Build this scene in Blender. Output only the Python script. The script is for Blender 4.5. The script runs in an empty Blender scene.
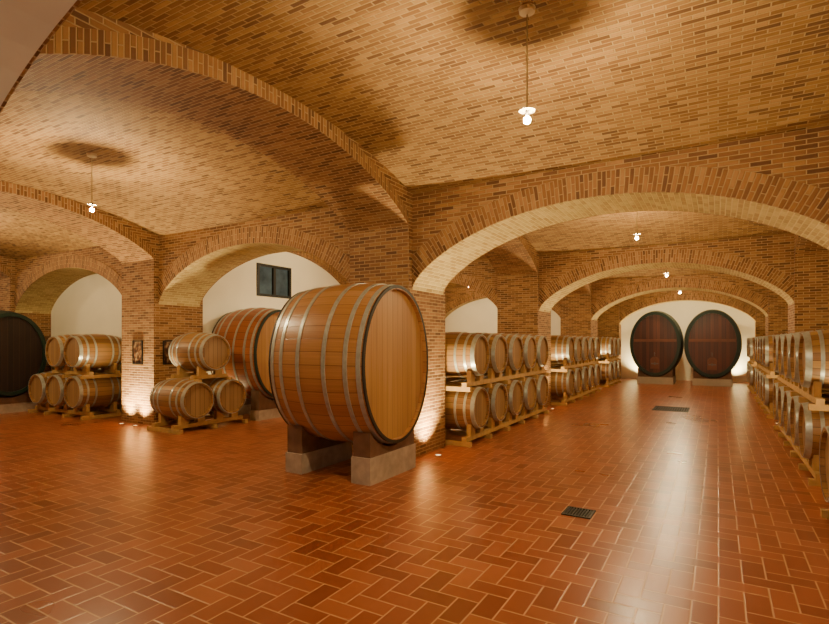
import bpy, math, random
from mathutils import Vector, Matrix
random.seed(4)
S = bpy.context.scene
COL = S.collection
pi = math.pi

# ------------------------------------------------------------------ node helpers
class NT:
    def __init__(s, name):
        s.m = bpy.data.materials.new(name); s.m.use_nodes = True
        s.t = s.m.node_tree; s.t.nodes.clear()
        s.out = s.t.nodes.new('ShaderNodeOutputMaterial')
        s.b = s.t.nodes.new('ShaderNodeBsdfPrincipled')
        s.t.links.new(s.b.outputs[0], s.out.inputs[0])
    def n(s, typ, **kw):
        nd = s.t.nodes.new(typ)
        for k, v in kw.items(): setattr(nd, k, v)
        return nd
    def set(s, inp, v):
        if isinstance(v, bpy.types.NodeSocket): s.t.links.new(v, inp)
        else: inp.default_value = v
    def M(s, op, a, b=None, c=None):
        nd = s.n('ShaderNodeMath', operation=op)
        s.set(nd.inputs[0], a)
        if b is not None: s.set(nd.inputs[1], b)
        if c is not None: s.set(nd.inputs[2], c)
        return nd.outputs[0]
    def mix(s, f, a, b, blend='MIX'):
        nd = s.n('ShaderNodeMix', data_type='RGBA', blend_type=blend)
        s.set(nd.inputs[0], f)
        s.set(nd.inputs[6], a if isinstance(a, bpy.types.NodeSocket) else (*a, 1))
        s.set(nd.inputs[7], b if isinstance(b, bpy.types.NodeSocket) else (*b, 1))
        return nd.outputs[2]
    def ramp(s, f, stops):
        nd = s.n('ShaderNodeValToRGB')
        e = nd.color_ramp.elements
        while len(e) < len(stops): e.new(0.5)
        for i, (p, c) in enumerate(stops):
            e[i].position = p; e[i].color = (*c, 1)
        s.set(nd.inputs[0], f)
        return nd.outputs[0]
    def noise(s, vec, scale, detail=3):
        nd = s.n('ShaderNodeTexNoise'); nd.inputs['Scale'].default_value = scale
        nd.inputs['Detail'].default_value = detail
        if vec is not None: s.t.links.new(vec, nd.inputs['Vector'])
        return nd.outputs[0]
    def bump(s, h, strength=0.3, dist=0.01):
        nd = s.n('ShaderNodeBump'); nd.inputs['Strength'].default_value = strength
        nd.inputs['Distance'].default_value = dist
        s.t.links.new(h, nd.inputs['Height'])
        s.t.links.new(nd.outputs[0], s.b.inputs['Normal'])

def brick_mat(name, cols, mortar, bw=0.25, rh=0.068):
    m = NT(name)
    tc = m.n('ShaderNodeTexCoord')
    sep = m.n('ShaderNodeSeparateXYZ'); m.t.links.new(tc.outputs['UV'], sep.inputs[0])
    row = m.M('FLOOR', m.M('DIVIDE', sep.outputs[1], rh))
    off = m.M('MULTIPLY', m.M('FLOORED_MODULO', row, 2.0), 0.5)
    ux = m.M('ADD', m.M('DIVIDE', sep.outputs[0], bw), off)
    col = m.M('FLOOR', ux)
    fx = m.M('SUBTRACT', ux, col)
    fy = m.M('SUBTRACT', m.M('DIVIDE', sep.outputs[1], rh), row)
    dx = m.M('MULTIPLY', m.M('MINIMUM', fx, m.M('SUBTRACT', 1.0, fx)), bw)
    dy = m.M('MULTIPLY', m.M('MINIMUM', fy, m.M('SUBTRACT', 1.0, fy)), rh)
    d = m.M('MINIMUM', dx, dy)
    mask = m.n('ShaderNodeMapRange'); mask.interpolation_type = 'SMOOTHSTEP'
    mask.inputs[1].default_value = 0.003; mask.inputs[2].default_value = 0.0075
    m.t.links.new(d, mask.inputs[0])
    cmb = m.n('ShaderNodeCombineXYZ'); m.t.links.new(col, cmb.inputs[0]); m.t.links.new(row, cmb.inputs[1])
    wn = m.n('ShaderNodeTexWhiteNoise', noise_dimensions='2D'); m.t.links.new(cmb.outputs[0], wn.inputs['Vector'])
    base = m.ramp(wn.outputs[0], cols)
    nz = m.noise(tc.outputs['Object'], 9.0, 5)
    base = m.mix(0.3, base, m.ramp(nz, [(0.3, (0.45, 0.42, 0.4)), (0.7, (1, 1, 1))]), 'MULTIPLY')
    nz2 = m.noise(tc.outputs['Object'], 0.7, 3)
    base = m.mix(0.3, base, m.ramp(nz2, [(0.35, (0.6, 0.55, 0.5)), (0.65, (1, 1, 1))]), 'MULTIPLY')
    colr = m.mix(mask.outputs[0], mortar, base)
    m.set(m.b.inputs['Base Color'], colr)
    m.b.inputs['Roughness'].default_value = 0.8
    m.bump(mask.outputs[0], 0.8, 0.014)
    return m.m

def wood_mat(name, cols, line=(0.05, 0.025, 0.01), rough=0.45, grain=0.5):
    m = NT(name)
    tc = m.n('ShaderNodeTexCoord'); oi = m.n('ShaderNodeObjectInfo')
    sep = m.n('ShaderNodeSeparateXYZ'); m.t.links.new(tc.outputs['UV'], sep.inputs[0])
    i = m.M('FLOOR', sep.outputs[0]); f = m.M('SUBTRACT', sep.outputs[0], i)
    cmb = m.n('ShaderNodeCombineXYZ'); m.t.links.new(i, cmb.inputs[0])
    m.t.links.new(m.M('MULTIPLY', oi.outputs['Random'], 77.0), cmb.inputs[1])
    wn = m.n('ShaderNodeTexWhiteNoise', noise_dimensions='2D'); m.t.links.new(cmb.outputs[0], wn.inputs['Vector'])
    base = m.ramp(wn.outputs[0], cols)
    gv = m.n('ShaderNodeCombineXYZ')
    m.t.links.new(m.M('MULTIPLY', sep.outputs[0], 5.0), gv.inputs[0])
    m.t.links.new(m.M('MULTIPLY', sep.outputs[1], 0.4), gv.inputs[1])
    m.t.links.new(m.M('MULTIPLY', wn.outputs[0], 30.0), gv.inputs[2])
    g = m.noise(gv.outputs[0], 2.4, 4)
    base = m.mix(grain, base, m.ramp(g, [(0.3, (0.5, 0.42, 0.36)), (0.65, (1, 1, 1))]), 'MULTIPLY')
    d = m.M('MINIMUM', f, m.M('SUBTRACT', 1.0, f))
    mk = m.n('ShaderNodeMapRange'); mk.inputs[1].default_value = 0.01; mk.inputs[2].default_value = 0.05
    m.t.links.new(d, mk.inputs[0])
    m.set(m.b.inputs['Base Color'], m.mix(mk.outputs[0], line, base))
    m.b.inputs['Roughness'].default_value = rough
    m.bump(mk.outputs[0], 0.3, 0.004)
    return m.m

def plain_mat(name, c, rough=0.6, metal=0.0, var=0.25, scale=6.0, emit=None, es=0):
    m = NT(name)
    tc = m.n('ShaderNodeTexCoord')
    nz = m.noise(tc.outputs['Object'], scale, 5)
    c2 = tuple(x * (1 - var) for x in c)
    m.set(m.b.inputs['Base Color'], m.ramp(nz, [(0.3, c2), (0.7, c)]))
    m.b.inputs['Roughness'].default_value = rough
    m.b.inputs['Metallic'].default_value = metal
    if emit:
        m.b.inputs['Emission Color'].default_value = (*emit, 1)
        m.b.inputs['Emission Strength'].default_value = es
    return m.m

def floor_mat():
    m = NT('terracotta_herringbone')
    tc = m.n('ShaderNodeTexCoord')
    sep = m.n('ShaderNodeSeparateXYZ'); m.t.links.new(tc.outputs['Object'], sep.inputs[0])
    s = 0.14
    x = m.M('DIVIDE', sep.outputs[0], s); y = m.M('DIVIDE', sep.outputs[1], s)
    i = m.M('FLOOR', x); j = m.M('FLOOR', y)
    fx = m.M('SUBTRACT', x, i); fy = m.M('SUBTRACT', y, j)
    k = m.M('FLOORED_MODULO', m.M('SUBTRACT', i, j), 4.0)
    isH = m.M('LESS_THAN', k, 1.5)
    top = m.M('LESS_THAN', k, 2.5)
    a = m.M('ADD', k, fx)
    dH = m.M('MINIMUM', m.M('MINIMUM', a, m.M('SUBTRACT', 2.0, a)), m.M('MINIMUM', fy, m.M('SUBTRACT', 1.0, fy)))
    b = m.M('ADD', fy, top)
    dV = m.M('MINIMUM', m.M('MINIMUM', b, m.M('SUBTRACT', 2.0, b)), m.M('MINIMUM', fx, m.M('SUBTRACT', 1.0, fx)))
    def sel(h, v):
        return m.M('ADD', m.M('MULTIPLY', h, isH), m.M('MULTIPLY', v, m.M('SUBTRACT', 1.0, isH)))
    d = sel(dH, dV)
    idx = m.M('ROUND', sel(m.M('SUBTRACT', i, k), i))
    idy = m.M('ROUND', sel(j, m.M('SUBTRACT', j, top)))
    ph = m.M('ADD', m.M('MULTIPLY', idx, 1.713), m.M('MULTIPLY', idy, 2.357))
    ph2 = m.M('ADD', m.M('MULTIPLY', idx, 0.7549), m.M('MULTIPLY', idy, 0.5698))
    rnd = m.M('FRACT', m.M('ADD', m.M('MULTIPLY', m.M('SINE', ph), 4.7), m.M('ADD', ph2, 500.0)))
    base = m.ramp(rnd, [(0.0, (0.235, 0.056, 0.018)), (0.25, (0.285, 0.070, 0.022)), (0.7, (0.335, 0.088, 0.027)), (0.97, (0.40, 0.120, 0.040))])
    nz2 = m.noise(tc.outputs['Object'], 0.7, 3)
    base = m.mix(0.3, base, m.ramp(nz2, [(0.35, (0.6, 0.55, 0.5)), (0.65, (1, 1, 1))]), 'MULTIPLY')
    mk = m.n('ShaderNodeMapRange'); mk.interpolation_type = 'SMOOTHSTEP'
    mk.inputs[1].default_value = 0.018; mk.inputs[2].default_value = 0.054
    m.t.links.new(d, mk.inputs[0])
    m.set(m.b.inputs['Base Color'], m.mix(mk.outputs[0], (0.54, 0.28, 0.125), base))
    m.set(m.b.inputs['Roughness'], m.M('ADD', m.M('MULTIPLY', nz2, 0.10), 0.24))
    m.bump(mk.outputs[0], 0.2, 0.004)
    return m.m

BC = [(0.0, (0.16, 0.069, 0.021)), (0.2, (0.27, 0.128, 0.040)), (0.6, (0.36, 0.188, 0.061)), (1.0, (0.48, 0.275, 0.098))]
BW = [(0.0, (0.14, 0.056, 0.019)), (0.25, (0.24, 0.102, 0.035)), (0.7, (0.335, 0.150, 0.053)), (1.0, (0.44, 0.230, 0.086))]
m_vault = brick_mat('vault_brick', BC, (0.44, 0.29, 0.125), 0.16, 0.050)
m_wall = brick_mat('wall_brick', BW, (0.44, 0.28, 0.125), 0.18, 0.048)
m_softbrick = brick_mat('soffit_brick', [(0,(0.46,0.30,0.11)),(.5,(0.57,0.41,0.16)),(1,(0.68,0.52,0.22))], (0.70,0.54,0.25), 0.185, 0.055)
m_plaster = plain_mat('cream_plaster', (0.90, 0.86, 0.70), 0.9, var=0.05, scale=2.0)
m_soffit = plain_mat('soffit_plaster', (0.80, 0.77, 0.66), 0.9, var=0.10, scale=3.0)
m_floor = floor_mat()
OAK = [(0.0, (0.25, 0.120, 0.043)), (0.5, (0.36, 0.190, 0.070)), (1.0, (0.47, 0.275, 0.105))]
m_oak = wood_mat('barrel_oak', OAK, grain=.45)
m_oakhead = wood_mat('barrel_head_oak', [(0, (0.29, 0.165, 0.075)), (1, (0.41, 0.26, 0.125))], grain=.4)
m_cask = wood_mat('cask_oak', [(0, (0.42, 0.195, 0.070)), (0.5, (0.48, 0.235, 0.088)), (1, (0.54, 0.285, 0.112))], rough=0.36, line=(0.22, 0.095, 0.034), grain=0.4)
m_caskhead = wood_mat('cask_head_oak', [(0, (0.44, 0.235, 0.090)), (1, (0.51, 0.295, 0.120))], rough=0.42, line=(0.22, 0.10, 0.038), grain=0.45)
m_redcask = wood_mat('red_cask', [(0, (0.065, 0.014, 0.008)), (1, (0.14, 0.032, 0.014))], rough=0.35, line=(0.02,0.007,0.004), grain=.7)
m_reddoor = plain_mat('red_brown_timber', (0.20, 0.06, 0.026), 0.45)
m_blackcask = wood_mat('dark_cask_head', [(0, (0.014, 0.007, 0.006)), (1, (0.024, 0.010, 0.008))], rough=0.5)
m_redbody = wood_mat('red_cask_body', [(0, (0.36, 0.11, 0.032)), (1, (0.47, 0.17, 0.054))], rough=0.4, line=(0.14, 0.04, 0.015), grain=0.3)
m_hoop = plain_mat('galvanised_hoop', (0.50, 0.53, 0.49), 0.33, 0.4, scale=20)
m_blackhoop = plain_mat('black_hoop', (0.05, 0.055, 0.045), 0.5, 0.3)
m_rimshade = plain_mat('rim_shadow', (0.04, 0.035, 0.028), 0.5, 0.3)  # near-black colour stands in for the chime's shadow around the cask head
m_darkgreen = plain_mat('dark_green_body', (0.008, 0.028, 0.018), 0.5, 0.0)
m_rack = plain_mat('rack_pine', (0.55, 0.33, 0.125), 0.65, var=0.25, scale=12)
m_conc = plain_mat('concrete', (0.48, 0.38, 0.29), 0.8, var=0.3, scale=9)
m_saddle = plain_mat('dark_saddle_wood', (0.20, 0.105, 0.06), 0.6, var=0.35, scale=8)
m_white = plain_mat('pale_block', (0.55, 0.50, 0.40), 0.7, var=0.1)
m_iron = plain_mat('cast_iron', (0.04, 0.035, 0.03), 0.5, 0.6)
m_drainshade = plain_mat('drain_shade', (0.01, 0.008, 0.006), 0.9)  # near-black colour for the shade down inside the drains
m_steel = plain_mat('steel', (0.6, 0.58, 0.52), 0.3, 0.9)
m_dsteel = plain_mat('dark_steel', (0.20, 0.17, 0.14), 0.45, 0.7)
m_frame = plain_mat('dark_frame', (0.012, 0.013, 0.012), 0.5)
m_glass = plain_mat('night_glass', (0.09, 0.15, 0.22), 0.12, var=0.6, scale=3)
m_cord = plain_mat('cord', (0.45, 0.36, 0.2), 0.6)
m_canopy = plain_mat('canopy_cream', (0.75, 0.62, 0.40), 0.6)
m_cap = plain_mat('lamp_cap', (0.02, 0.014, 0.009), 0.9, 0.0)
m_bulb = plain_mat('bulb_glow', (1, 0.9, 0.7), 0.4, emit=(1.0, 0.76, 0.40), es=1.0)
m_fillbulb = plain_mat('fill_bulb_glow', (1, 0.9, 0.8), 0.4, emit=(1.0, 0.94, 0.82), es=1.0)  # whiter, weaker glow for the added fill lamp only
m_lens = plain_mat('uplight_lens', (1, 0.9, 0.7), 0.4, emit=(1.0, 0.72, 0.35), es=3)
def poster_mat():
    m = NT('poster_print')
    tc = m.n('ShaderNodeTexCoord')
    nz = m.noise(tc.outputs['Object'], 11.0, 2)
    m.set(m.b.inputs['Base Color'], m.ramp(nz, [(0.38, (0.03,0.014,0.010)), (0.5, (0.12,0.045,0.02)), (0.62, (0.3,0.2,0.11))]))
    m.b.inputs['Roughness'].default_value = .35
    return m.m
m_poster = poster_mat()

# ------------------------------------------------------------------ mesh helpers
class MB:
    def __init__(s): s.v = []; s.f = []; s.uv = []; s.mi = []
    def face(s, pts, uvs, mi=0):
        b = len(s.v); s.v += [tuple(p) for p in pts]
        s.f.append(list(range(b, b + len(pts)))); s.uv.append(uvs); s.mi.append(mi)
    def box(s, x0, x1, y0, y1, z0, z1, mi=0, skip=''):
        if x1 < x0: x0, x1 = x1, x0
        s.face([(x0,y0,z0),(x1,y0,z0),(x1,y0,z1),(x0,y0,z1)], [(x0,z0),(x1,z0),(x1,z1),(x0,z1)], mi)
        s.face([(x1,y1,z0),(x0,y1,z0),(x0,y1,z1),(x1,y1,z1)], [(x1,z0),(x0,z0),(x0,z1),(x1,z1)], mi)
        s.face([(x1,y0,z0),(x1,y1,z0),(x1,y1,z1),(x1,y0,z1)], [(y0,z0),(y1,z0),(y1,z1),(y0,z1)], mi)
        s.face([(x0,y1,z0),(x0,y0,z0),(x0,y0,z1),(x0,y1,z1)], [(y1,z0),(y0,z0),(y0,z1),(y1,z1)], mi)
        s.face([(x0,y0,z1),(x1,y0,z1),(x1,y1,z1),(x0,y1,z1)], [(x0,y0),(x1,y0),(x1,y1),(x0,y1)], mi)
        s.face([(x0,y1,z0),(x1,y1,z0),(x1,y0,z0),(x0,y0,z0)], [(x0,y1),(x1,y1),(x1,y0),(x0,y0)], mi)
    def prism(s, prof, a0, a1, axis='x', mi=0):
        def P(a, p): return (a, p[0], p[1]) if axis == 'x' else (p[0], a, p[1])
        n = len(prof)
        for i in range(n):
            p, q = prof[i], prof[(i + 1) % n]
            s.face([P(a0,p),P(a0,q),P(a1,q),P(a1,p)], [(0,0),(0,.1),(.1,.1),(.1,0)], mi)
        s.face([P(a0,p) for p in reversed(prof)], [p for p in reversed(prof)], mi)
        s.face([P(a1,p) for p in prof], list(prof), mi)
    def lathe_z(s, prof, n=24, mi=0, c=(0,0)):
        for k in range(n):
            a, b = 2*pi*k/n, 2*pi*(k+1)/n
            for (r0,z0),(r1,z1) in zip(prof, prof[1:]):
                pts = [(c[0]+r0*math.cos(a),c[1]+r0*math.sin(a),z0),(c[0]+r0*math.cos(b),c[1]+r0*math.sin(b),z0),
                       (c[0]+r1*math.cos(b),c[1]+r1*math.sin(b),z1),(c[0]+r1*math.cos(a),c[1]+r1*math.sin(a),z1)]
                s.face(pts, [(a,z0),(b,z0),(b,z1),(a,z1)], mi)
    def mesh(s, name, mats, smooth=False, bevel=0):
        me = bpy.data.meshes.new(name)
        me.from_pydata(s.v, [], s.f)
        ul = me.uv_layers.new(name='UVMap')
        li = 0
        for fi, uvs in enumerate(s.uv):
            for u in uvs:
                ul.data[li].uv = u; li += 1
        for m in mats: me.materials.append(m)
        for p, mi in zip(me.polygons, s.mi): p.material_index = mi
        import bmesh
        bm = bmesh.new(); bm.from_mesh(me)
        bmesh.ops.remove_doubles(bm, verts=bm.verts, dist=0.0002)
        bmesh.ops.recalc_face_normals(bm, faces=bm.faces) if not getattr(s, 'norecalc', False) else None
        if smooth:
            for f in bm.faces: f.smooth = True
            for e in bm.edges:
                if len(e.link_faces) == 2 and e.calc_face_angle(0) > 0.6: e.smooth = False
        bm.to_mesh(me); bm.free()
        return me

def obj(name, me, loc=(0,0,0), rz=0, parent=None, label=None, cat=None, kind=None, group=None):
    o = bpy.data.objects.new(name, me)
    o.location = loc; o.rotation_euler = (0, 0, rz)
    COL.objects.link(o)
    if parent: o.parent = parent
    if label: o['label'] = label
    if cat: o['category'] = cat
    if kind: o['kind'] = kind
    if group: o['group'] = group
    return o

# ------------------------------------------------------------------ architecture
PT = [(-15.95,-14.95), (-10.25,-9.2), (-4.58,-3.59), (1.22,2.22)]
RD = [(0.3,1.2), (6.1,7.0), (11.9,12.8), (17.7,18.6), (23.3,24.2)]
ZS, ZA, ZT, ZC = 2.3, 3.23, 3.6, 3.98
SP = {'A': (-3.59,1.22), 'B': (-9.2,-4.58), 'C': (-14.95,-10.25), 'E': (-20.6,-15.95)}

def arch_pts(t0, t1, zs=ZS, za=ZA, n=36, w=0.5):
    c, h, r = (t0+t1)/2, (t1-t0)/2, za-zs
    R = (h*h + r*r) / (2*r)
    out = []
    for k in range(n+1):
        u = -math.cos(pi*k/n)
        e = math.sqrt(max(0, 1-u*u))
        g = (math.sqrt(R*R-(u*h)**2) - (R-r)) / r
        out.append((c+u*h, zs + r*(w*e+(1-w)*g)))
    return out

trim_n = [0]
def ring(pts, d, sign, depth=0.27, proud=0.015):
    mb = MB(); n = len(pts)
    nor = []
    for i in range(n):
        a = pts[max(0,i-1)]; b = pts[min(n-1,i+1)]
        tx, tz = b[0]-a[0], b[1]-a[1]; l = math.hypot(tx,tz)
        nor.append((-tz/l, tx/l))
    y = d + sign*proud; s = 0
    for i in range(n-1):
        p, q = pts[i], pts[i+1]
        po = (p[0]+nor[i][0]*depth, p[1]+nor[i][1]*depth); qo = (q[0]+nor[i+1][0]*depth, q[1]+nor[i+1][1]*depth)
        ds = (math.hypot(q[0]-p[0], q[1]-p[1]) + math.hypot(qo[0]-po[0], qo[1]-po[1]))/2
        mb.face([(p[0],y,p[1]),(q[0],y,q[1]),(qo[0],y,qo[1]),(po[0],y,po[1])], [(0.0,s),(0.0,s+ds),(0.27,s+ds),(0.27,s)])
        mb.face([(po[0],y,po[1]),(qo[0],y,qo[1]),(qo[0],d,qo[1]),(po[0],d,po[1])], [(0,s),(0,s+ds),(.02,s+ds),(.02,s)])
        mb.face([(p[0],y,p[1]),(q[0],y,q[1]),(q[0],d,q[1]),(p[0],d,p[1])], [(0,s),(0,s+ds),(.02,s+ds),(.02,s)])
        s += ds
    trim_n[0] += 1
    obj('trim_%d' % trim_n[0], mb.mesh('trim', [m_wall]), kind='structure', label='ring of upright bricks edging a cellar arch')

def arcade(name, row, spans, rings=True):
    d0, d1 = RD[row]
    mb = MB(); mb.norecalc = True
    for sp in spans:
        t0, t1 = SP[sp]
        pts = arch_pts(t0, t1); s = 0
        for p, q in zip(pts, pts[1:]):
            mb.face([(p[0],d0,p[1]),(q[0],d0,q[1]),(q[0],d0,ZT),(p[0],d0,ZT)], [p, q, (q[0],ZT), (p[0],ZT)])
            mb.face([(q[0],d1,q[1]),(p[0],d1,p[1]),(p[0],d1,ZT),(q[0],d1,ZT)], [q, p, (p[0],ZT), (q[0],ZT)])
            ds = math.hypot(q[0]-p[0], q[1]-p[1])
            mb.face([(p[0],d0,p[1]),(p[0],d1,p[1]),(q[0],d1,q[1]),(q[0],d0,q[1])], [(0,s),(.9,s),(.9,s+ds),(0,s+ds)], 1)
            s += ds
        mb.face([(t0,d0,ZT),(t1,d0,ZT),(t1,d1,ZT),(t0,d1,ZT)], [(0,0)]*4)
        if rings:
            ring(pts, d0, -1)
            if row in (0,1,2): ring(pts, d1, 1)
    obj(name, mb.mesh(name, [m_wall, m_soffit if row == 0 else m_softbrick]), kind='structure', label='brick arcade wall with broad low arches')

arcade('wall_entry_arcade', 0, 'ABCE')
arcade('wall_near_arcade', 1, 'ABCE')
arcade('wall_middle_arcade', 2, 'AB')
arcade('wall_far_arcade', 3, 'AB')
arcade('wall_end_arcade', 4, 'A')

def pillar(pi_, row):
    (t0,t1),(d0,d1) = PT[pi_], RD[row]
    mb = MB(); mb.box(t0,t1,d0-.1,d1+.08,0,ZT+.02)
    o = obj('brick_pillar', mb.mesh('brick_pillar', [m_wall]), label='square golden-brown brick pillar carrying the vault arches', cat='pillar', group='brick pillars of the cellar')
for r in range(5):
    for p in ([0,1,2,3] if r < 2 else [1,2,3] if r < 4 else [2,3]):
        pillar(p, r)

def vz(d, d0, d1):
    c, h, r = (d0+d1)/2, (d1-d0)/2, ZC-ZT
    R = (h*h+r*r)/(2*r)
    return ZT + math.sqrt(R*R-(d-c)**2) - (R-r)
bays = [(-4.6,0.3),(1.2,6.1),(7.0,11.9),(12.8,17.7),(18.6,23.3)]
xr = [(-20.6,2.25),(-20.6,2.25),(-10.2,2.25),(-10.2,2.25),(-4.6,2.25)]
for bi,((d0,d1),(x0,x1)) in enumerate(zip(bays, xr)):
    mb = MB(); N = 28; s = 0
    for k in range(N):
        a = d0+(d1-d0)*k/N; b = d0+(d1-d0)*(k+1)/N
        za, zb = vz(a,d0,d1), vz(b,d0,d1); ds = math.hypot(b-a, zb-za)
        mb.face([(x0,a,za),(x1,a,za),(x1,b,zb),(x0,b,zb)], [(x0,s),(x1,s),(x1,s+ds),(x0,s+ds)])
        s += ds
    mb.face([(x0,d0,ZT),(x0,d0,ZC+.15),(x1,d0,ZC+.15),(x1,d0,ZT)], [(0,0)]*4)
    mb.face([(x0,d1,ZT),(x0,d1,ZC+.15),(x1,d1,ZC+.15),(x1,d1,ZT)], [(0,0)]*4)
    mb.face([(x0,d0,ZC+.15),(x1,d0,ZC+.15),(x1,d1,ZC+.15),(x0,d1,ZC+.15)], [(0,0)]*4)
    obj('ceiling', mb.mesh('ceiling', [m_vault], smooth=True), kind='structure', label='shallow brick barrel vault')

def rib(t0, t1, e0, e1):
    mb = MB(); N = 28
    d0, d1 = (e0+.08 if e0 > 0 else e0), e1-.1
    t0 += .004; t1 -= .004
    pts = arch_pts(d0, d1, 3.14, 3.83, N, 0.22); s = 0
    for p, q in zip(pts, pts[1:]):
        ds = math.hypot(q[0]-p[0], q[1]-p[1])
        mb.face([(t0,p[0],p[1]),(t1,p[0],p[1]),(t1,q[0],q[1]),(t0,q[0],q[1])], [(t0,s),(t1,s),(t1,s+ds),(t0,s+ds)])
        zp, zq = vz(p[0],e0,e1)+.02, vz(q[0],e0,e1)+.02
        for t in (t0, t1):
            mp, mq = min(p[1]+.175, zp), min(q[1]+.175, zq)
            mb.face([(t,p[0],p[1]),(t,q[0],q[1]),(t,q[0],mq),(t,p[0],mp)], [(0.0,s),(0.0,s+ds),(mq-q[1],s+ds),(mp-p[1],s)])
            if zp-mp > .001 or zq-mq > .001:
                mb.face([(t,p[0],mp),(t,q[0],mq),(t,q[0],zq),(t,p[0],zp)], [(p[0],mp),(q[0],mq),(q[0],zq),(p[0],zp)])
        s += ds
    trim_n[0] += 1
    obj('trim_%d' % trim_n[0], mb.mesh('trim', [m_wall]), kind='structure', label='flat brick rib arching between two vault bays')
for bi,(d0,d1) in enumerate(bays):
    for pidx,(t0,t1) in enumerate(PT):
        if bi >= 2 and pidx < 1: continue
        if bi == 4 and pidx < 2: continue
        if pidx == 3 : t1 = 2.2
        rib(t0, t1, d0, d1)

def wall(name, x0,x1,y0,y1,z0,z1, mat, label):
    mb = MB(); mb.box(x0,x1,y0,y1,z0,z1)
    return obj(name, mb.mesh(name,[mat]), kind='structure', label=label)
mb = MB(); mb.box(-20.8,2.5,-4.8,24.5,-0.1,0)
obj('floor', mb.mesh('floor',[m_floor]), kind='structure', label='glossy terracotta tile floor laid in herringbone')
wall('wall_right', 2.22,2.4,-4.8,24.4,0,4.2, m_plaster, 'cream plaster side wall')
wall('wall_back', -20.8,2.4,-4.8,-4.6,0,4.2, m_plaster, 'cream plaster wall')
wall('wall_left', -20.8,-20.6,-4.6,7.2,0,4.2, m_plaster, 'cream plaster side wall')
wall('wall_niche', -20.6,-10.25,6.9,7.05,0,3.6, m_plaster, 'cream plaster infill behind the blind arches')
wx0, wx1 = -9.5, -9.3
wd0, wd1, wz0, wz1 = 8.62, 9.75, 2.66, 3.43
mb = MB()
mb.box(wx0,wx1,7.0,wd0,0,4.1); mb.box(wx0,wx1,wd1,18.6,0,4.1); mb.box(wx0,wx1,wd0,wd1,0,wz0); mb.box(wx0,wx1,wd0,wd1,wz1,4.1)
mb.norecalc = True
obj('wall_window_side', mb.mesh('wall',[m_plaster]), kind='structure', label='cream plaster wall holding the small window')
wall('wall_side_far', -4.75,-4.58,18.6,23.3,0,4.1, m_plaster, 'cream plaster wall')
wall('wall_infill_far', -9.2,-4.58,18.0,18.15,0,3.4, m_plaster, 'cream plaster infill behind an arch')
wall('wall_end', -3.9,1.4,23.75,23.9,0,3.5, m_plaster, 'cream plaster end wall behind the arch')

# window
mb = MB(); fx = -9.33
mb.box(fx-.04,fx+.05,wd0,wd1,wz0,wz0+.06); mb.box(fx-.04,fx+.05,wd0,wd1,wz1-.06,wz1)
for y in (wd0, (wd0+wd1)/2-.045, wd1-.08): mb.box(fx-.04,fx+.05,y,y+.08,wz0+.06,wz1-.06)
w = obj('window_1', mb.mesh('window_frame',[m_frame]), kind='structure', label='small dark two-pane casement window')
mb = MB(); mb.box(fx-.015,fx-.005,wd0+.02,wd1-.02,wz0+.02,wz1-.02)
obj('window_pane', mb.mesh('pane',[m_glass]), parent=w)

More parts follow.
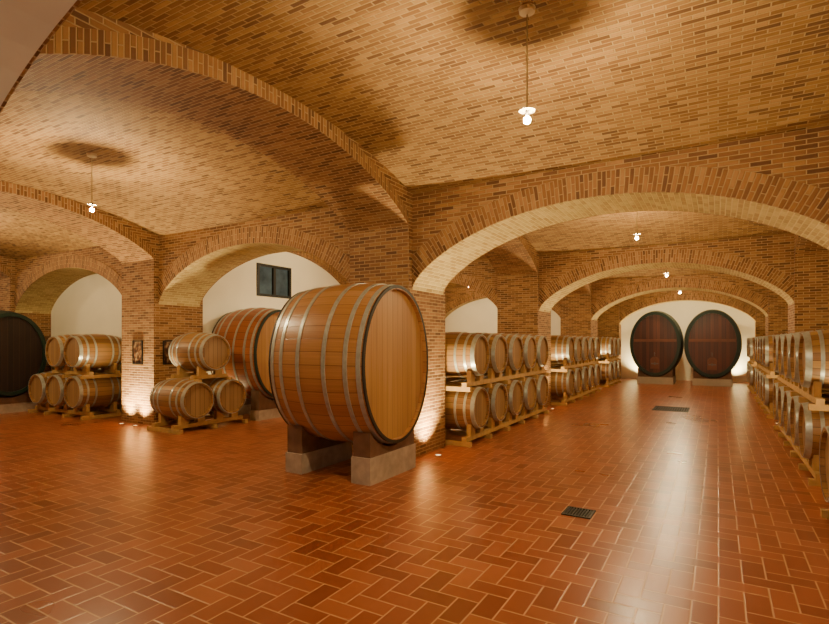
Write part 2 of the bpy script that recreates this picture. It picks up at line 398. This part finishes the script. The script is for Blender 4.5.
# ------------------------------------------------------------------ barrels
def barrel_parts(L, rhy, rhz, rby, rbz, nst, seg, hoops, plank, mats, endhoop=None, thick=0.03, hoff=0.006, door=False, doormat=None):
    bm_, hm_, om_ = mats
    def R(x):
        f = 1-(2*x/L)**2
        return rhy+(rby-rhy)*f, rhz+(rbz-rhz)*f
    parts = []
    mb = MB(); nx = 16
    cs = [(math.cos(2*pi*k/seg), math.sin(2*pi*k/seg)) for k in range(seg+1)]
    def strip(m, xa, ra, xb, rb, va, vb):
        for k in range(seg):
            c0,s0 = cs[k]; c1,s1 = cs[k+1]; u0, u1 = k/seg*nst, (k+1)/seg*nst
            m.face([(xa,ra[0]*c0,ra[1]*s0),(xa,ra[0]*c1,ra[1]*s1),(xb,rb[0]*c1,rb[1]*s1),(xb,rb[0]*c0,rb[1]*s0)],
                   [(u0,va),(u1,va),(u1,vb),(u0,vb)])
    for i in range(nx):
        xa, xb = -L/2+L*i/nx, -L/2+L*(i+1)/nx
        strip(mb, xa, R(xa), xb, R(xb), xa, xb)
    rec = 0.05 if L > 1.2 else 0.035
    for sg in (-1,1):
        re = R(L/2); ri = (re[0]-thick, re[1]-thick); x = sg*L/2
        strip(mb, x, re, x, ri, x, x+.03); strip(mb, x, ri, x-sg*(rec+.02), ri, x, x+.05)
    parts.append(('body', mb.mesh('barrel_body',[bm_],smooth=True), None))
    for sg in (-1,1):
        mb = MB(); x = sg*(L/2-rec)
        a, b = R(L/2)[0]-thick, R(L/2)[1]-thick
        pts = [(x,a*cs[k][0],b*cs[k][1]) for k in range(seg)]
        pts2 = [(x-sg*.02,p[1],p[2]) for p in pts]
        mb.face(pts, [(p[1]/plank+.5, p[2]) for p in pts]); mb.face(pts2, [(p[1]/plank, p[2]) for p in pts2])
        for k in range(seg):
            k2 = (k+1)%seg
            mb.face([pts[k],pts[k2],pts2[k2],pts2[k]],[(0,0)]*4)
        parts.append(('head', mb.mesh('barrel_head',[hm_]), None))
    for (x0,x1,isend) in hoops:
        mb = MB(); n = 3
        for i in range(n):
            xa, xb = x0+(x1-x0)*i/n, x0+(x1-x0)*(i+1)/n
            ra, rb = [tuple(v+hoff for v in R(min(L/2,max(-L/2,xx)))) for xx in (xa,xb)]
            strip(mb, xa, ra, xb, rb, xa, xb)
        for xx in (x0,x1):
            r = R(min(L/2,max(-L/2,xx)))
            inn = thick*.75 if (isend == 2 and abs(xx) >= L/2) else .004
            strip(mb, xx, (r[0]+hoff,r[1]+hoff), xx, (r[0]-inn,r[1]-inn), 0, .01)
        parts.append(('hoop', mb.mesh('hoop',[endhoop if (isend and endhoop) else om_],smooth=True), None))
    if door:
        z0 = -(rhz-thick)*0.86; x = L/2-rec
        mb = MB()
        mb.prism([(-.15,z0),(.15,z0),(.15,z0+.36),(.07,z0+.44),(-.07,z0+.44),(-.15,z0+.36)], x-.005, x+.03)
        parts.append(('door', mb.mesh('cask_door',[doormat or hm_]), 'small arched inspection door'))
        mb = MB(); mb.box(x+.03,x+.05,-.12,.12,z0+.17,z0+.21); mb.box(x+.03,x+.08,-.02,.02,z0+.14,z0+.24)
        parts.append(('door_bar', mb.mesh('door_bar',[m_dsteel]), 'dark steel clamping bar'))
        mb = MB(); mb.box(x,x+.12,-.015,.015,z0+.55,z0+.58); mb.box(x+.09,x+.11,-.012,.012,z0+.48,z0+.62)
        parts.append(('tap', mb.mesh('tap',[m_dsteel]), 'small steel tasting tap'))
        if doormat:
            mb = MB(); zz = .12; hw = (rhy-thick)*math.sqrt(1-(zz+.06)**2/(rhz-thick)**2)-.02
            mb.box(x-.004,x+.035,-hw,hw,zz-.05,zz+.05)
            parts.append(('head_brace', mb.mesh('head_brace',[doormat]), 'horizontal timber brace'))
    return parts

def place_barrel(parts, name, loc, rz, label, cat, group=None, zb=0.37):
    e = bpy.data.objects.new(name, None); e.empty_display_size = 0.2
    e.location = (loc[0],loc[1],loc[2]-zb); e.rotation_euler = (0,0,rz)
    COL.objects.link(e); e['label'] = label; e['category'] = cat
    if group: e['group'] = group
    for nm, me, lb in parts:
        o = bpy.data.objects.new(nm, me); o.location = (0,0,zb); COL.objects.link(o); o.parent = e
        if lb: o['label'] = lb
    return e

H = [(0.415,0.478,1),(0.305,0.342,0),(0.155,0.192,0)]
hoops = H + [(-b,-a,i) for a,b,i in H]
RH, RB = 0.31, 0.368
BAR = barrel_parts(0.95,RH,RH,RB,RB,24,48,hoops,0.095,(m_oak,m_oakhead,m_hoop))

Z1, Z2, ZR2 = 0.55, 1.38, 0.832
def rack_parts(n, pitch, axis_h, rx=0.28):
    foot, rail, wedge = [], [], []
    L = n*pitch
    for i in range(n+1):
        y = -L/2+i*pitch; y = min(L/2-.035, max(-L/2+.035, y))
        mb = MB(); mb.box(-.46,.46,y-.035,y+.035,0,.07); foot.append(mb.mesh('crosspiece',[m_rack]))
    for x in (-rx,rx):
        mb = MB(); mb.box(x-.04,x+.04,-L/2,L/2,.07,.135); rail.append(mb.mesh('rail',[m_rack]))
    Rr = RH+(RB-RH)*(1-((rx-.035)/.475)**2)
    for i in range(n):
        yc = -L/2+(i+.5)*pitch
        for sg in (-1,1):
            for x in (-rx,rx):
                mb = MB()
                pr = [(yc+sg*.10,.135),(yc+sg*.25,.135),(yc+sg*.25,axis_h-math.sqrt(Rr**2-.25**2)-.003),(yc+sg*.10,axis_h-math.sqrt(Rr**2-.10**2)-.003)]
                mb.prism(pr, x-.035, x+.035); wedge.append(mb.mesh('wedge',[m_rack]))
    return [('crosspiece',m,None) for m in foot]+[('rail',m,None) for m in rail]+[('wedge',m,None) for m in wedge]
_rc = {}
def place_rack(n, up, x, y, rz, group, pitch=.85, z=None):
    k = (n, up, pitch)
    if k not in _rc: _rc[k] = rack_parts(n, pitch, (Z2-ZR2) if up else Z1, .28 if pitch < .8 else .36)
    e = bpy.data.objects.new('barrel_rack', None)
    e.location = (x,y,(ZR2 if up else 0) if z is None else z); e.rotation_euler = (0,0,rz); COL.objects.link(e)
    e['label'] = 'pale pine barrel rack with wedges, %s' % ('resting on the lower barrels' if up else 'standing on the tile floor')
    e['category'] = 'barrel rack'; e['group'] = group
    for nm, me, lb in _rc[k]:
        o = bpy.data.objects.new(nm, me); COL.objects.link(o); o.parent = e
PITCH = 0.85

LB1 = 'oak wine barrel with grey hoops on a floor rack'
LB2 = 'oak wine barrel with grey hoops in the upper tier'
def row(x, ds, rz, gname, split=(2,3), tiers=2, pitch=PITCH):
    for d in ds:
        place_barrel(BAR,'wine_barrel',(x,d,Z1),rz,LB1,'barrel',gname)
        if tiers == 2: place_barrel(BAR,'wine_barrel',(x,d,Z2),rz,LB2,'barrel',gname)
    i = 0
    for n in split:
        seg = ds[i:i+n]; yc = sum(seg)/len(seg)
        place_rack(n, False, x, yc, rz, 'barrel racks', pitch)
        if tiers == 2: place_rack(n, True, x, yc, rz, 'barrel racks', pitch)
        i += n
def seq(a,n): return [a+PITCH*i for i in range(n)]
GL = 'barrels stacked along one side of the aisle'; GR = 'barrels stacked along the plaster wall side'
XL, XR = -3.68, 1.33
row(XL, seq(7.60,5), 0, GL)
row(XL, seq(13.40,5), 0, GL)
row(XL, seq(19.20,3), 0, GL, (3,))
row(XR, seq(7.60,5), pi, GR)
row(XR, seq(13.40,5), pi, GR)
row(XR, seq(19.20,3), pi, GR, (3,))
row(1.27, [5.61], pi, GR, (1,), tiers=1, pitch=.75)

G = 'short stack beside the brick pillar'
SX = -8.40
for d in (6.02, 6.77): place_barrel(BAR,'wine_barrel',(SX,d,Z1),0,LB1,'barrel',G)
place_rack(2, False, SX, 6.395, 0, 'barrel racks', .75)
place_rack(1, True, SX, 6.395, 0, 'barrel racks', .75, z=.845)
place_barrel(BAR,'wine_barrel',(SX,6.395,Z2+.013),0,'single oak barrel on top of the short stack','barrel',G)
G = 'stack in front of the blind arch'
for i,t in enumerate((-11.45,-12.20,-12.95)):
    place_barrel(BAR,'wine_barrel',(t,6.14,Z1),-pi/2,LB1,'barrel',G)
    if i < 2: place_barrel(BAR,'wine_barrel',(t,6.14,Z2),-pi/2,LB2,'barrel',G)
place_rack(3, False, -12.20, 6.14, -pi/2, 'barrel racks', .75)
place_rack(2, True, -11.825, 6.14, -pi/2, 'barrel racks', .75)

# ------------------------------------------------------------------ big casks
def saddle(name, x, y, rz, lx, half, cask, xoff, zc, label, mats=(m_conc,m_saddle), z0=0.0, zblock=0.2):
    L,rhy,rhz,rby,rbz = cask
    e = bpy.data.objects.new(name, None); e.location = (x,y,z0); e.rotation_euler = (0,0,rz); COL.objects.link(e)
    e['label'] = label; e['category'] = 'cask support'; e['group'] = 'cask supports'
    mb = MB(); mb.box(xoff-lx/2,xoff+lx/2,-half,half,0,zblock-z0)
    o = obj('block', mb.mesh('block',[mats[0]]), parent=e)
    rm = [max(rhy+(rby-rhy)*(1-(2*xx/L)**2) for xx in (xoff-lx/2,xoff,xoff+lx/2)), max(rhz+(rbz-rhz)*(1-(2*xx/L)**2) for xx in (xoff-lx/2,xoff,xoff+lx/2))]
    N = 16; mb = MB(); h2 = half*.96
    for i in range(N):
        a, b = -h2+2*h2*i/N, -h2+2*h2*(i+1)/N
        za = zc-rm[1]*math.sqrt(1-(a/rm[0])**2)-z0-.008; zb = zc-rm[1]*math.sqrt(1-(b/rm[0])**2)-z0-.008
        x0,x1 = xoff-lx/2*.9, xoff+lx/2*.9; zz = zblock-z0
        za = max(za, zz+.005); zb = max(zb, zz+.005)
        mb.face([(x0,a,za),(x1,a,za),(x1,b,zb),(x0,b,zb)],[(0,0)]*4)
        mb.face([(x0,a,zz),(x0,b,zz),(x0,b,zb),(x0,a,za)],[(0,0)]*4)
        mb.face([(x1,a,zz),(x1,b,zz),(x1,b,zb),(x1,a,za)],[(0,0)]*4)
        if i == 0: mb.face([(x0,a,zz),(x1,a,zz),(x1,a,za),(x0,a,za)],[(0,0)]*4)
        if i == N-1: mb.face([(x0,b,zz),(x1,b,zz),(x1,b,zb),(x0,b,zb)],[(0,0)]*4)
    obj('saddle', mb.mesh('saddle',[mats[1]]), parent=e)

def hoopset(L, xs, w, we=.055, ek=1):
    out = [(L/2-we, L/2+.004, ek), (-L/2-.004, -L/2+we, ek)]
    for x in xs: out += [(x-w/2,x+w/2,0),(-x-w/2,-x+w/2,0)]
    return out
CD = (1.38,0.70,0.91,0.785,0.985)
CB = (1.38,0.71,0.92,0.775,0.975)
big = barrel_parts(*CB, 40, 80, hoopset(1.38,(0.63,0.47,0.19),0.05,.014,2), 0.11, (m_cask,m_caskhead,m_hoop), endhoop=m_rimshade, thick=.04, hoff=.008)  # thin end hoops coloured as the shadow at the rim
cx, cy, cz = -3.94, 5.20, 1.33
place_barrel(big,'wine_cask',(cx,cy,cz),0,'huge oval oak cask on concrete blocks beside the brick pillar','cask',zb=0.975)
saddle('cask_support',cx,cy,0,.26,.50,CB,.50,cz,'pale concrete block with wooden saddle under the oak cask front',zblock=.30)
saddle('cask_support',cx,cy,0,.26,.50,CB,-.50,cz,'worn concrete block with dark saddle under the oak cask rear',zblock=.24)
back = barrel_parts(*CD, 40, 80, hoopset(1.38,(0.60,0.43,0.15),0.05,.03,2), 0.11, (m_redbody,m_caskhead,m_hoop), endhoop=m_darkgreen, thick=.05, hoff=.008, door=True)
bx, by = -8.56, 7.96
place_barrel(back,'wine_cask',(bx,by,cz),0,'large reddish oval cask with small door behind the arch','cask',zb=0.985)
for s_ in (-.48,.48): saddle('cask_support',bx,by,0,.26,.53,CD,s_,cz,'dark wooden saddle block under the reddish cask',(m_conc,m_saddle))
dark = barrel_parts(*CD, 40, 80, hoopset(1.38,(0.55,0.40,0.15),0.05), 0.11, (m_darkgreen,m_blackcask,m_blackhoop), endhoop=m_darkgreen, thick=.07, hoff=.008)
dx, dy = -14.22, 5.46
place_barrel(dark,'wine_cask',(dx,dy,cz-.02),0,'large near-black cask with dark green rim near blind arch','cask',zb=0.985)
for s_ in (-.48,.48): saddle('cask_support',dx,dy,0,.26,.53,CD,s_,cz-.02,'concrete block and saddle under the dark cask')
CE = (1.5,0.85,1.18,0.91,1.24)
endc = barrel_parts(*CE, 44, 88, hoopset(1.5,(0.6,0.42,0.16),0.05), 0.12, (m_darkgreen,m_redcask,m_blackhoop), endhoop=m_darkgreen, thick=.10, hoff=.008, door=True, doormat=m_reddoor)
for t in (-2.03,-.18):
    place_barrel(endc,'wine_cask',(t,21.9,1.5),-pi/2,'huge oval dark red cask with green rim at end wall','cask','pair of casks at the end wall',zb=1.24)
    for s_ in (-.5,.5): saddle('cask_support',t,21.9,-pi/2,.3,.62,CE,s_,1.5,'pale block with saddle under a dark red cask',(m_white,m_saddle),zblock=.255)

# ------------------------------------------------------------------ lamps
mb = MB(); mb.lathe_z([(0,0),(.06,0),(.055,-.03),(.02,-.045),(0,-.045)],24); me_can = mb.mesh('canopy',[m_canopy],smooth=True)
mb = MB(); mb.lathe_z([(0,.02),(.012,.02),(.022,.010),(.056,0),(.057,-.003),(.02,.0),(0,.0)],32); me_cap = mb.mesh('lamp_shade',[m_cap],smooth=True)
rb = .025
def bulbmesh(mt, watts):
    mb = MB(); mb.lathe_z([(rb*math.sin(pi*k/6)+1e-5, rb*math.cos(pi*k/6)) for k in range(7)],10)
    mt.node_tree.nodes['Principled BSDF'].inputs['Emission Strength'].default_value = watts/(pi*4*pi*rb*rb)
    return mb.mesh('bulb',[mt],smooth=True)
me_bulb = bulbmesh(m_bulb, 215); me_fillbulb = bulbmesh(m_fillbulb, 100)
mb = MB(); mb.lathe_z([(0,.0),(.012,.0),(.012,-.040),(.009,-.045),(0,-.045)],16); me_sock = mb.mesh('socket',[m_cap],smooth=True)
def lamp(x, y, z, zc, fill=False):
    e = bpy.data.objects.new('pendant_lamp', None); e.location = (x,y,z); COL.objects.link(e)
    e['label'] = 'bare glowing bulb on a thin cord under the brick vault'; e['category'] = 'lamp'; e['group'] = 'pendant lamps of the cellar'
    obj('bulb', me_fillbulb if fill else me_bulb, (0,0,0), parent=e)
    obj('socket', me_sock, (0,0,.070), parent=e); obj('lamp_shade', me_cap, (0,0,.070), parent=e)
    mb = MB(); mb.lathe_z([(.005,.085),(.005,zc-z-.03)],8); obj('cord', mb.mesh('cord',[m_cord]), parent=e)
    obj('canopy', me_can, (0,0,zc-z), parent=e)
for x,y,z in [(-1.18,3.62,3.18),(-6.89,3.65,3.27),(-12.6,3.65,3.3),(-18.2,3.65,3.3),(-1.18,9.45,3.33),(-1.18,15.25,3.33),(-1.18,20.95,3.33),
              (-6.89,9.45,3.33),(-6.89,15.25,3.33)]:
    lamp(x,y,z,ZC)
lamp(-1.18,-2.15,2.9,ZC,True)  # extra lamp added out of view to brighten the entry arch soffit

# floor uplights
mb = MB(); mb.lathe_z([(0.042,0.0),(.052,.0),(.052,.010),(.042,.010),(.038,.003)],24); me_upr = mb.mesh('rim',[m_steel])
mb = MB(); mb.lathe_z([(0,0.005),(.040,.005)],24); me_upl = mb.mesh('lens',[m_lens])
def uplight(x, y, tx=0, ty=0, w=28):
    e = bpy.data.objects.new('floor_uplight', None); e.location = (x,y,0); COL.objects.link(e)
    e['label'] = 'small recessed floor spotlight washing the pillar'; e['category'] = 'spotlight'; e['group'] = 'recessed floor spotlights'
    obj('rim', me_upr, parent=e); obj('lens', me_upl, parent=e)
    l = bpy.data.lights.new('uplight','SPOT'); l.energy = w; l.color = (1,.78,.38); l.spot_size = 2.0; l.spot_blend = .9; l.shadow_soft_size = .06
    o = bpy.data.objects.new('uplight_light', l); o.location = (0,0,.04); o.rotation_euler = (pi-tx, ty, 0); o.parent = e; COL.objects.link(o)
for r in (1,2,3):
    d = sum(RD[r])/2 - .1
    uplight(-3.38, d, w=620 if r == 1 else 420); uplight(1.0, d, w=120)
uplight(-9.95, 5.82, w=460); uplight(-9.5, 5.82, w=460); uplight(-9.04, 7.20, w=100); uplight(-4.76,6.55,w=180)
uplight(-2.9,23.42,w=450); uplight(.6,23.42,w=450)

# ------------------------------------------------------------------ small things
def drain(x, y, sx, sy, n):
    e = bpy.data.objects.new('floor_drain', None); e.location = (x,y,0); COL.objects.link(e)
    e['label'] = 'dark cast iron drain grate set in the tiles'; e['category'] = 'drain'
    mb = MB(); t = .025
    mb.box(-sx/2,sx/2,-sy/2,-sy/2+t,0,.01); mb.box(-sx/2,sx/2,sy/2-t,sy/2,0,.01)
    mb.box(-sx/2,-sx/2+t,-sy/2+t,sy/2-t,0,.01); mb.box(sx/2-t,sx/2,-sy/2+t,sy/2-t,0,.01)
    for i in range(n):
        x_ = -sx/2+t+(sx-2*t)*(i+.5)/n; mb.box(x_-.006,x_+.006,-sy/2+t,sy/2-t,0.001,.009)
    obj('grate', mb.mesh('grate',[m_iron]), parent=e)
    mb = MB(); mb.box(-sx/2+.01,sx/2-.01,-sy/2+.01,sy/2-.01,0,.002); obj('shade_plate', mb.mesh('shade_plate',[m_drainshade]), parent=e)  # flat plate painted dark as the shade below the grate
drain(-1.12,4.95,.26,.26,8)
drain(-.95,13.6,.75,.9,14)

def poster(x,y,z,rz,label):
    e = bpy.data.objects.new('framed_poster', None); e.location=(x,y,z); e.rotation_euler=(0,0,rz); COL.objects.link(e)
    e['label']=label; e['category']='poster'
    mb = MB(); w,h=.16,.23
    mb.box(-w,w,-.02,0,-h,-h+.02); mb.box(-w,w,-.02,0,h-.02,h); mb.box(-w,-w+.02,-.02,0,-h+.02,h-.02); mb.box(w-.02,w,-.02,0,-h+.02,h-.02)
    obj('frame', mb.mesh('frame',[m_frame]), parent=e)
    mb = MB(); mb.box(-w+.02,w-.02,-.012,-.004,-h+.02,h-.02); obj('print', mb.mesh('print',[m_poster]), parent=e)
poster(-9.70,6.0,1.38,0,'small dark framed print hung on the brick pillar')
poster(-9.2,6.34,1.38,pi/2,'small dark framed print on the pillar side')

# ------------------------------------------------------------------ world + camera
w = bpy.data.worlds.new('World'); S.world = w; w.use_nodes = True
w.node_tree.nodes['Background'].inputs[0].default_value = (1,.8,.55,1)
w.node_tree.nodes['Background'].inputs[1].default_value = 0.02
f = 520.0
cam = bpy.data.cameras.new('camera'); cam.sensor_width = 36; cam.lens = f/829*36
cam.shift_y = 29/829; cam.clip_start = .05
co = bpy.data.objects.new('camera', cam); COL.objects.link(co)
th = math.atan(303.5/f)
co.location = (0,0,1.6); co.rotation_euler = (pi/2, 0, th)
S.camera = co
